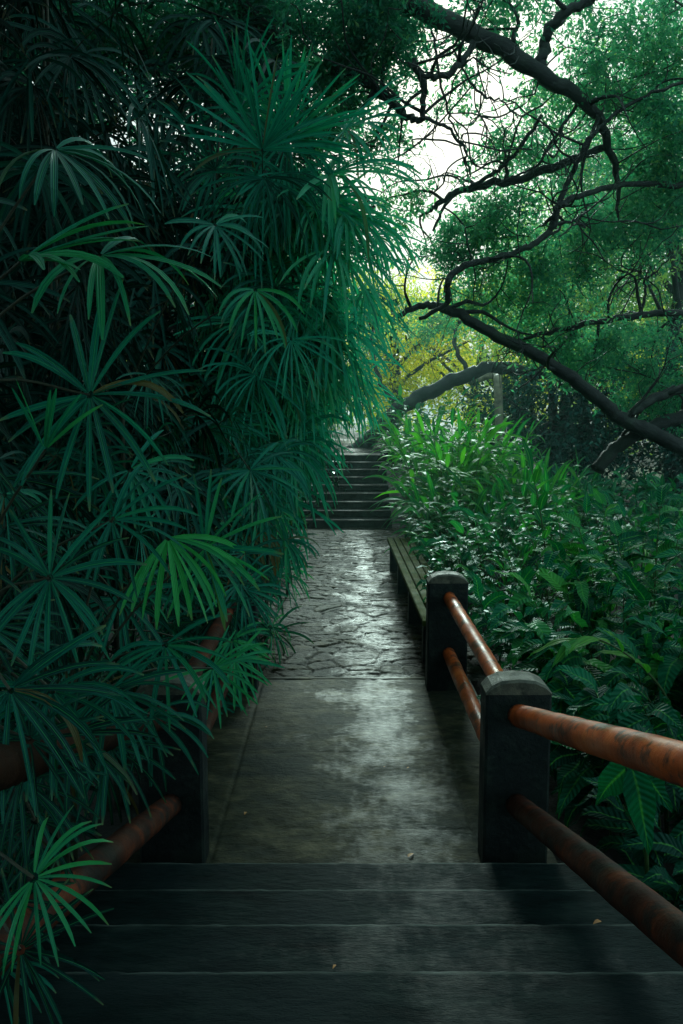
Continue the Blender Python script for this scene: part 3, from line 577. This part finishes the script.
tree('large tree whose thick dark limb crosses the top of the view', 'spreading_tree', limbs, [
    bl(355, 15, 11, 40, 30, .8, 26, .15), bl(385, 45, 11, 35, 28, .6, 18, .2), bl(350, 75, 11.2, 26, 30, .6, 16, .25), bl(385, 135, 11.5, 22, 12, .5, 5, .3), bl(400, 10, 11, 50, 18, .8, 14, .2),
    bl(505, 10, 11.5, 60, 22, .8, 12, .35), bl(610, 45, 12, 75, 50, 1.2, 34, .38), bl(655, 110, 12, 45, 70, 1.2, 34, .36), bl(585, 90, 11.8, 60, 30, .8, 12, .4),
    bl(470, 110, 12, 26, 50, .8, 3, .5), bl(400, 205, 12.5, 24, 20, .8, 5, .5), bl(262, 170, 12.5, 60, 60, 1.0, 60, .1), bl(310, 90, 12, 40, 50, 1.0, 30, .15), bl(535, 150, 12.2, 50, 30, .8, 10, .4), bl(460, 60, 11.5, 20, 25, .5, 2, .35), bl(150, 10, 10.5, 150, 40, 1.5, 90, .05), bl(60, 60, 10.5, 90, 60, 1.5, 60, .05), bl(230, 60, 11, 60, 50, 1.0, 40, .1), bl(290, 20, 11, 40, 40, 1.0, 26, .15)],
    base=base1, leafsize=.078, per=120, cl=.42, jit=.03, sub=4, dens=1.6, thin=.80)
# tree 2 : stands off the right edge, low dark boughs reach into the view
base2 = np.array([7.2, 14.0, -.2]); fork = base2+np.array([-.4, -.3, 2.2])
limbs = [([base2, base2+[-.1, 0, 1.2], fork, base2+[-.2, -.2, 4.5], base2+[.4, 0, 7.0]], [.42, .36, .30, .22, .12]),
         ([fork+[0, 0, -.5]]+[at(*p) for p in [(720, 462, 13), (683, 447, 12.8), (640, 428, 12.6), (622, 420, 12.5), (600, 402, 12.4), (560, 370, 12.2), (500, 338, 12), (450, 312, 12), (425, 308, 12), (397, 320, 12)]], [.20, .17, .14, .12, .12, .11, .10, .08, .06, .04]),
         lim([(628, 416, 12.5), (650, 400, 12.6), (683, 388, 12.8), (740, 370, 13)], [.07, .08, .08, .09]),
         ([fork, at(760, 400, 13.2), at(700, 412, 12.9), at(662, 424, 12.8), at(622, 442, 12.8), at(596, 470, 12.8)], [.15, .13, .12, .12, .12, .12]),
         ([base2+[-.2, -.2, 4.2]]+[at(*p) for p in [(740, 190, 12.5), (683, 185, 12), (622, 185, 11.6), (578, 195, 11.3), (557, 208, 11.2), (551, 226, 11.2), (527, 245, 11.1), (492, 256, 11), (460, 265, 11), (447, 280, 11), (447, 300, 11.2), (420, 315, 11.4)]], [.10, .07, .05, .045, .045, .055, .05, .045, .045, .05, .05, .04, .03]),
         lim([(551, 226, 11.2), (566, 185, 11.2), (577, 165, 11.1), (588, 140, 11), (608, 120, 11), (640, 98, 11), (683, 82, 11), (720, 80, 11.4)], [.05, .04, .035, .03, .025, .025, .025]),
         lim([(551, 226, 11.2), (575, 220, 11.3), (590, 205, 11.4)], [.03, .02, .01]),
         ([base2+[-.2, -.2, 3.0]]+[at(*p) for p in [(730, 316, 13.6), (683, 314, 13.4), (637, 316, 13.2), (592, 323, 13), (545, 332, 13), (515, 340, 13)]], [.12, .07, .065, .06, .05, .04, .02]),
         lim([(640, 315, 13.2), (645, 290, 13.2), (640, 270, 13.2), (650, 250, 13.2)], [.03, .025, .02, .012]), lim([(648, 278, 13.2), (665, 262, 13.2), (680, 240, 13.2)], [.02, .015, .01]),
         lim([(597, 322, 13), (575, 330, 13.2), (545, 368, 13), (520, 390, 13)], [.03, .03, .02, .01])]
tree('tree off to the right whose low mossy boughs sweep across the view', 'low_boughed_tree', limbs, [
    bl(500, 225, 12.4, 50, 32, 1, 26, .42), bl(450, 245, 12.6, 32, 28, .7, 10, .45), bl(545, 285, 12.8, 50, 35, 1, 26, .42), bl(480, 290, 13, 45, 25, .8, 14, .5), bl(635, 210, 13, 60, 45, 1.2, 44, .33), bl(575, 245, 12.6, 40, 30, 1, 16, .38),
    bl(665, 160, 12.5, 30, 40, 1, 14, .33), bl(620, 345, 13.6, 70, 25, 1, 30, .4), bl(560, 345, 13.6, 40, 25, .7, 12, .45), bl(655, 390, 13.6, 40, 25, .8, 18, .36), bl(520, 330, 13.4, 35, 20, .7, 9, .5)],
    base=base2, leafsize=.080, per=120, cl=.45, jit=.025, sub=5, dens=1.5, thin=.85)
# tree 3 : arching pale trunk behind the ginger, and its prop
base3 = at(352, 462, 23); base3[2] = 1.1
limbs = [([base3]+[at(*p) for p in [(368, 440, 23), (392, 413, 23), (425, 392, 23), (462, 376, 23), (500, 368, 23), (545, 372, 23.4), (600, 360, 24), (660, 330, 25)]], [.34, .30, .28, .28, .27, .25, .22, .16, .1]),
         lim([(400, 407, 23), (380, 380, 23.5), (372, 340, 24), (380, 290, 24.5)], [.12, .09, .06, .04]),
         lim([(470, 373, 23), (455, 340, 23.5), (470, 300, 24), (460, 250, 24)], [.1, .08, .05, .03]), lim([(600, 360, 24), (560, 310, 24.5), (570, 260, 25)], [.1, .07, .03])]
tree('leaning tree whose mossy trunk arches from the top of the stairs to the right', 'arching_tree', limbs, [
    bl(425, 320, 25, 28, 18, 1.4, 14, .5), bl(470, 325, 25, 40, 20, 1.4, 8, .6), bl(570, 300, 26, 60, 40, 1.6, 40, .45), bl(640, 340, 26, 50, 30, 1.4, 24, .4), bl(370, 330, 24.5, 25, 40, 1, 14, .35)],
    base=base3, leafsize=.11, per=110, cl=.7, jit=.06, sub=2, thin=.68)
p0 = at(498, 452, 21.5); g = float(ground_h(p0[0], p0[1])); o = thing('tree_prop', 'pale upright log propping the arching trunk above the ginger', 'support', (p0[0], p0[1], g))
top = at(497, 377, 22)-np.array([p0[0], p0[1], g]); mb = MB(); tube(mb, spline([(0, 0, 0), (.02, 0, top[2]*.5), (-.02, .1, top[2]*.93), tuple(top)], 6), [.12, .105, .11, .09], 12, knob=.02); mb.build('post', M['pale_bark'], o)
mb = MB(); tube(mb, spline([tuple(top+[.05, 0, -.03]), tuple(top+[-.15, .15, .03]), tuple(top+[-.42, .3, -.08])], 5), [.09, .085, .06], 10, knob=.02); mb.build('crossbar', M['pale_bark'], o)

def round_tree(label, x, y, h, rr, n, tint, mtl='far', size=.14, name='background_tree', group='trees closing the view behind the bank', per=70, cl=.8, zc=.62, vr=.42):
    b0 = np.array([x, y, float(ground_h(x, y))-.1]); limbs = [([b0, b0+[R.normal(0, .3), 0, h*.35], b0+[R.normal(0, .5), 0, h*.8]], [.22, .16, .06])]
    for k in range(6):
        a = R.random()*6.28; s = b0+[0, 0, h*R.uniform(.3, .5)]; limbs.append(([s, s+[math.cos(a)*rr*.4, math.sin(a)*rr*.4, h*.15], s+[math.cos(a)*rr*.8, math.sin(a)*rr*.8, h*.25]], [.09, .06, .03]))
    blobs = []
    for k in range(9):
        d = unit(R.standard_normal(3)); c = b0+[0, 0, h*zc]+d*np.array([rr*.6, rr*.6, h*vr*.65]); blobs.append((c, (rr*.5, rr*.5, h*vr*.45), n//9, tint+R.normal(0, .12)))
    return tree(label, name, limbs, blobs, leafm=mtl, leafsize=size, per=per, cl=cl, base=b0)
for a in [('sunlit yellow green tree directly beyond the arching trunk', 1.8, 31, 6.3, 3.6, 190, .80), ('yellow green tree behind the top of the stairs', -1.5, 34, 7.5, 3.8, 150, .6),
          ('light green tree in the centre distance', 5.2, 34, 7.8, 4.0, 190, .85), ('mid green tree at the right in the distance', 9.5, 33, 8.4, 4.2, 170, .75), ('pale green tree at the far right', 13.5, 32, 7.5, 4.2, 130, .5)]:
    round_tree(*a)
for a in [('tall airy pale green tree filling the upper right behind the boughs', 9.2, 23.5, 13.5, 4.6, 300, .55), ('airy green tree between the sky opening and the right edge', 6.9, 27, 9.2, 3.2, 150, .85), ('tall pale green tree beyond the right edge boughs', 12.5, 27, 15, 5.0, 240, .5)]:
    round_tree(*a, mtl='tree', size=.13, per=110, cl=.95, zc=.62, vr=.42)
for a in [('dark dense bushy tree behind the pale prop', 5.6, 24, 4.4, 2.5, 210, .55), ('dark bushy tree under the low boughs at right', 9.6, 22, 5.0, 2.2, 150, .55)]:
    round_tree(*a, mtl='shade', size=.16, group='dark bushy trees below the boughs', zc=.45, vr=.55)
for a in [('dark leafy tree behind the palms at the upper left', -4.6, 10.5, 11, 3.6, 330, .35), ('dark leafy tree at the left edge behind the palms', -7.5, 9, 10, 3.6, 260, .3), ('dark tree behind the tall arching palm', -2.6, 15.5, 8.5, 3.2, 280, .5),
          ('dark leafy tree left of the upper stairs', -4.5, 21, 9, 3.8, 180, .6)]:
    round_tree(*a, mtl='shade', size=.13, group='dark trees behind the palms', zc=.5, vr=.5, cl=.7)
for a in [('bushy evergreen tree overhanging the near palms from the left', -3.4, 2.6, 9.6, 3.6, 330, .3), ('evergreen tree rising behind the first palms', -3.9, 6.2, 10.5, 3.4, 330, .3)]:  # added canopy, crowns mostly out of view, put there to darken the near palms
    round_tree(*a, mtl='shade', size=.2, group='dark trees behind the palms', per=50, zc=.8, vr=.22, cl=.8)
# unseen trees added over and behind the viewer to keep light off the steps
for a in [('tall tree left of the near steps, crown above the view', -3.5, -1.0, 9.5, 4.6, 340, .3), ('tall tree right of the near steps, crown above the view', 4.5, -1.5, 9.5, 4.4, 320, .3), ('tree behind the viewer closing off the steps', .5, -7, 9, 5, 260, .3)]:
    round_tree(*a, mtl='shade', size=.24, group='unseen trees added to shade the near steps', per=50, cl=.9, zc=.66, vr=.26)

def ring_woods():
    mb = MB()
    for k in range(900):
        x = R.uniform(-30, 42); y = R.uniform(40, 58); z = R.uniform(0, 1)**.8*(5.8+2.4*smoothnoise(np.array(x), np.array(y*0.), 6, 2)); c = np.array([x, y, z+.8])
        leaf_cloud(mb, c, (1.3, 1.2, .9), 60, .34, .35+.35*smoothnoise(np.array(x), np.array(z), 5, 6)+R.normal(0, .08), .12, .5)
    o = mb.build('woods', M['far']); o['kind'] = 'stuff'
ring_woods()
SG = 'low shrubs filling the bank below the boughs'
for (x, y, h, t, l) in [(4.8, 18.5, 1.0, .35, 'low shrub under the arching trunk right of the prop'), (6.4, 17.5, .9, .3, 'low shrub below the thick mossy bough'), (3.6, 20.5, 1.2, .5, 'shrub beyond the pale prop'), (6.0, 21.0, .9, .4, 'shrub in the gap behind the right-hand boughs'),
                        (8.0, 19.5, .8, .45, 'shrub at the far right behind the boughs'), (1.9, 22.0, 1.7, .6, 'shrub at the top of the stairs on the right'), (5.2, 14.8, .95, .45, 'shrub on the bank crest near the right edge'), (-1.6, 23, 2.2, .5, 'shrub at the top of the stairs on the left'), (7.0, 15.5, .8, .4, 'shrub at the right edge under the forked bough')]:
    cane_plant('shrub', l, 'shrub', x, y, 26, h, .36, .12, t, 'lance', 'broad', SG, nlf=10, spread=2.0, droop=1.2, out=.5, bias=(0, -.2))
m, nt = mat('haze_air'); vs = N(nt, 'ShaderNodeVolumeScatter'); vs.inputs['Color'].default_value = (.55, .98, .88, 1); vs.inputs['Density'].default_value = .0024; vs.inputs['Anisotropy'].default_value = .35
nt.links.new(vs.outputs[0], N(nt, 'ShaderNodeOutputMaterial').inputs['Volume'])
mb = MB(); box(mb, -30, 40, 7, 75, -3, 16, .01); o = mb.build('haze', m); o['kind'] = 'stuff'
# ------------------------------------------------------------------ fallen leaves
for (px, py, z, sc, l) in [(408, 857, 0.0, .03, 'small orange fallen leaf on the landing edge'), (601, 921, .28, .028, 'yellow fallen leaf lying on the step near the lower rail'), (246, 812, 0.0, .022, 'tiny yellow fallen leaf on the left of the landing'), (297, 893, .14, .016, 'pale speck of a leaf on the second step')]:
    v = (512-py)/F; dy = math.cos(PITCH)+v*math.sin(PITCH); dz = -math.sin(PITCH)+v*math.cos(PITCH); Y = (CH-z-.006)/(-dz)*dy
    p = at(px, py, Y); mb = MB(); a = R.random()*6.28
    blades(mb, [(0, 0, 0)], np.array([[math.cos(a), math.sin(a), .25]]), np.array([0, 0, 1.0]), sc*1.6, sc*.8, .6, 'ovate', .35, 5, .5)
    o = mb.build('fallen_leaf', M['litter']); o.location = p; o['label'] = l; o['category'] = 'leaf'; o['group'] = 'fallen leaves'

mb = None
for q in range(9):
    x, y = R.uniform(-.6, 1.0), R.uniform(2.0, 9.5); z = .012
    if y < 3.78: z = .14*(1+math.floor((3.78-y)/.458))+.006
    mb = MB(); a = R.random()*6.28; sc_ = R.uniform(.008, .016)
    blades(mb, [(0, 0, 0)], np.array([[math.cos(a), math.sin(a), .2]]), np.array([0, 0, 1.0]), sc_*1.5, sc_*.7, .6, 'ovate', .35, 4, .5)
    o = mb.build('leaf_speck', M['litter']); o.location = (x, y, z); o['label'] = 'tiny dry leaf speck scattered on the wet steps, landing or flagstones'; o['category'] = 'leaf'; o['group'] = 'tiny dry leaf specks on the wet paving'
# ------------------------------------------------------------------ light, sky, camera
sc = bpy.context.scene
w = bpy.data.worlds.new('World'); sc.world = w; w.use_nodes = True; nt = w.node_tree; nt.nodes.clear()
sky = nt.nodes.new('ShaderNodeTexSky'); sky.sky_type = 'NISHITA'; sky.sun_disc = False
SE, SR = math.radians(25), math.radians(5)
sky.sun_elevation = SE; sky.sun_rotation = SR; sky.air_density = 1; sky.dust_density = 6; sky.ozone_density = 2
# overcast: the clear-sky colour is washed out into a pale cloud layer
cl = nt.nodes.new('ShaderNodeMix'); cl.data_type = 'RGBA'; cl.inputs[0].default_value = .8; cl.inputs[7].default_value = (7.2, 11.2, 11.3, 1)
nt.links.new(sky.outputs[0], cl.inputs[6])
bg = nt.nodes.new('ShaderNodeBackground'); bg.inputs[1].default_value = .078; ou = nt.nodes.new('ShaderNodeOutputWorld')
nt.links.new(cl.outputs[2], bg.inputs[0]); nt.links.new(bg.outputs[0], ou.inputs[0])
sd = bpy.data.lights.new('Sun', 'SUN'); sd.energy = 3.9; sd.angle = math.radians(12); sd.color = (.74, 1.0, .90); so = bpy.data.objects.new('Sun', sd); C.objects.link(so)
from mathutils import Vector
sv = Vector((math.sin(SR)*math.cos(SE), math.cos(SR)*math.cos(SE), math.sin(SE))); so.rotation_euler = sv.to_track_quat('Z', 'Y').to_euler()
cd = bpy.data.cameras.new('Camera'); cd.sensor_fit = 'VERTICAL'; cd.sensor_height = 36; cd.lens = F/1024*36; cd.clip_end = 1500; cd.clip_start = .05
co = bpy.data.objects.new('Camera', cd); C.objects.link(co); co.location = (0, 0, CH); co.rotation_euler = (PI/2-PITCH, 0, 0); sc.camera = co
sc.view_settings.view_transform = 'Standard'; sc.view_settings.look = 'None'; sc.view_settings.exposure = 0
sc.cycles.use_denoising = True; sc.cycles.max_bounces = 7; sc.cycles.transparent_max_bounces = 4; sc.cycles.transmission_bounces = 3; sc.cycles.volume_bounces = 0
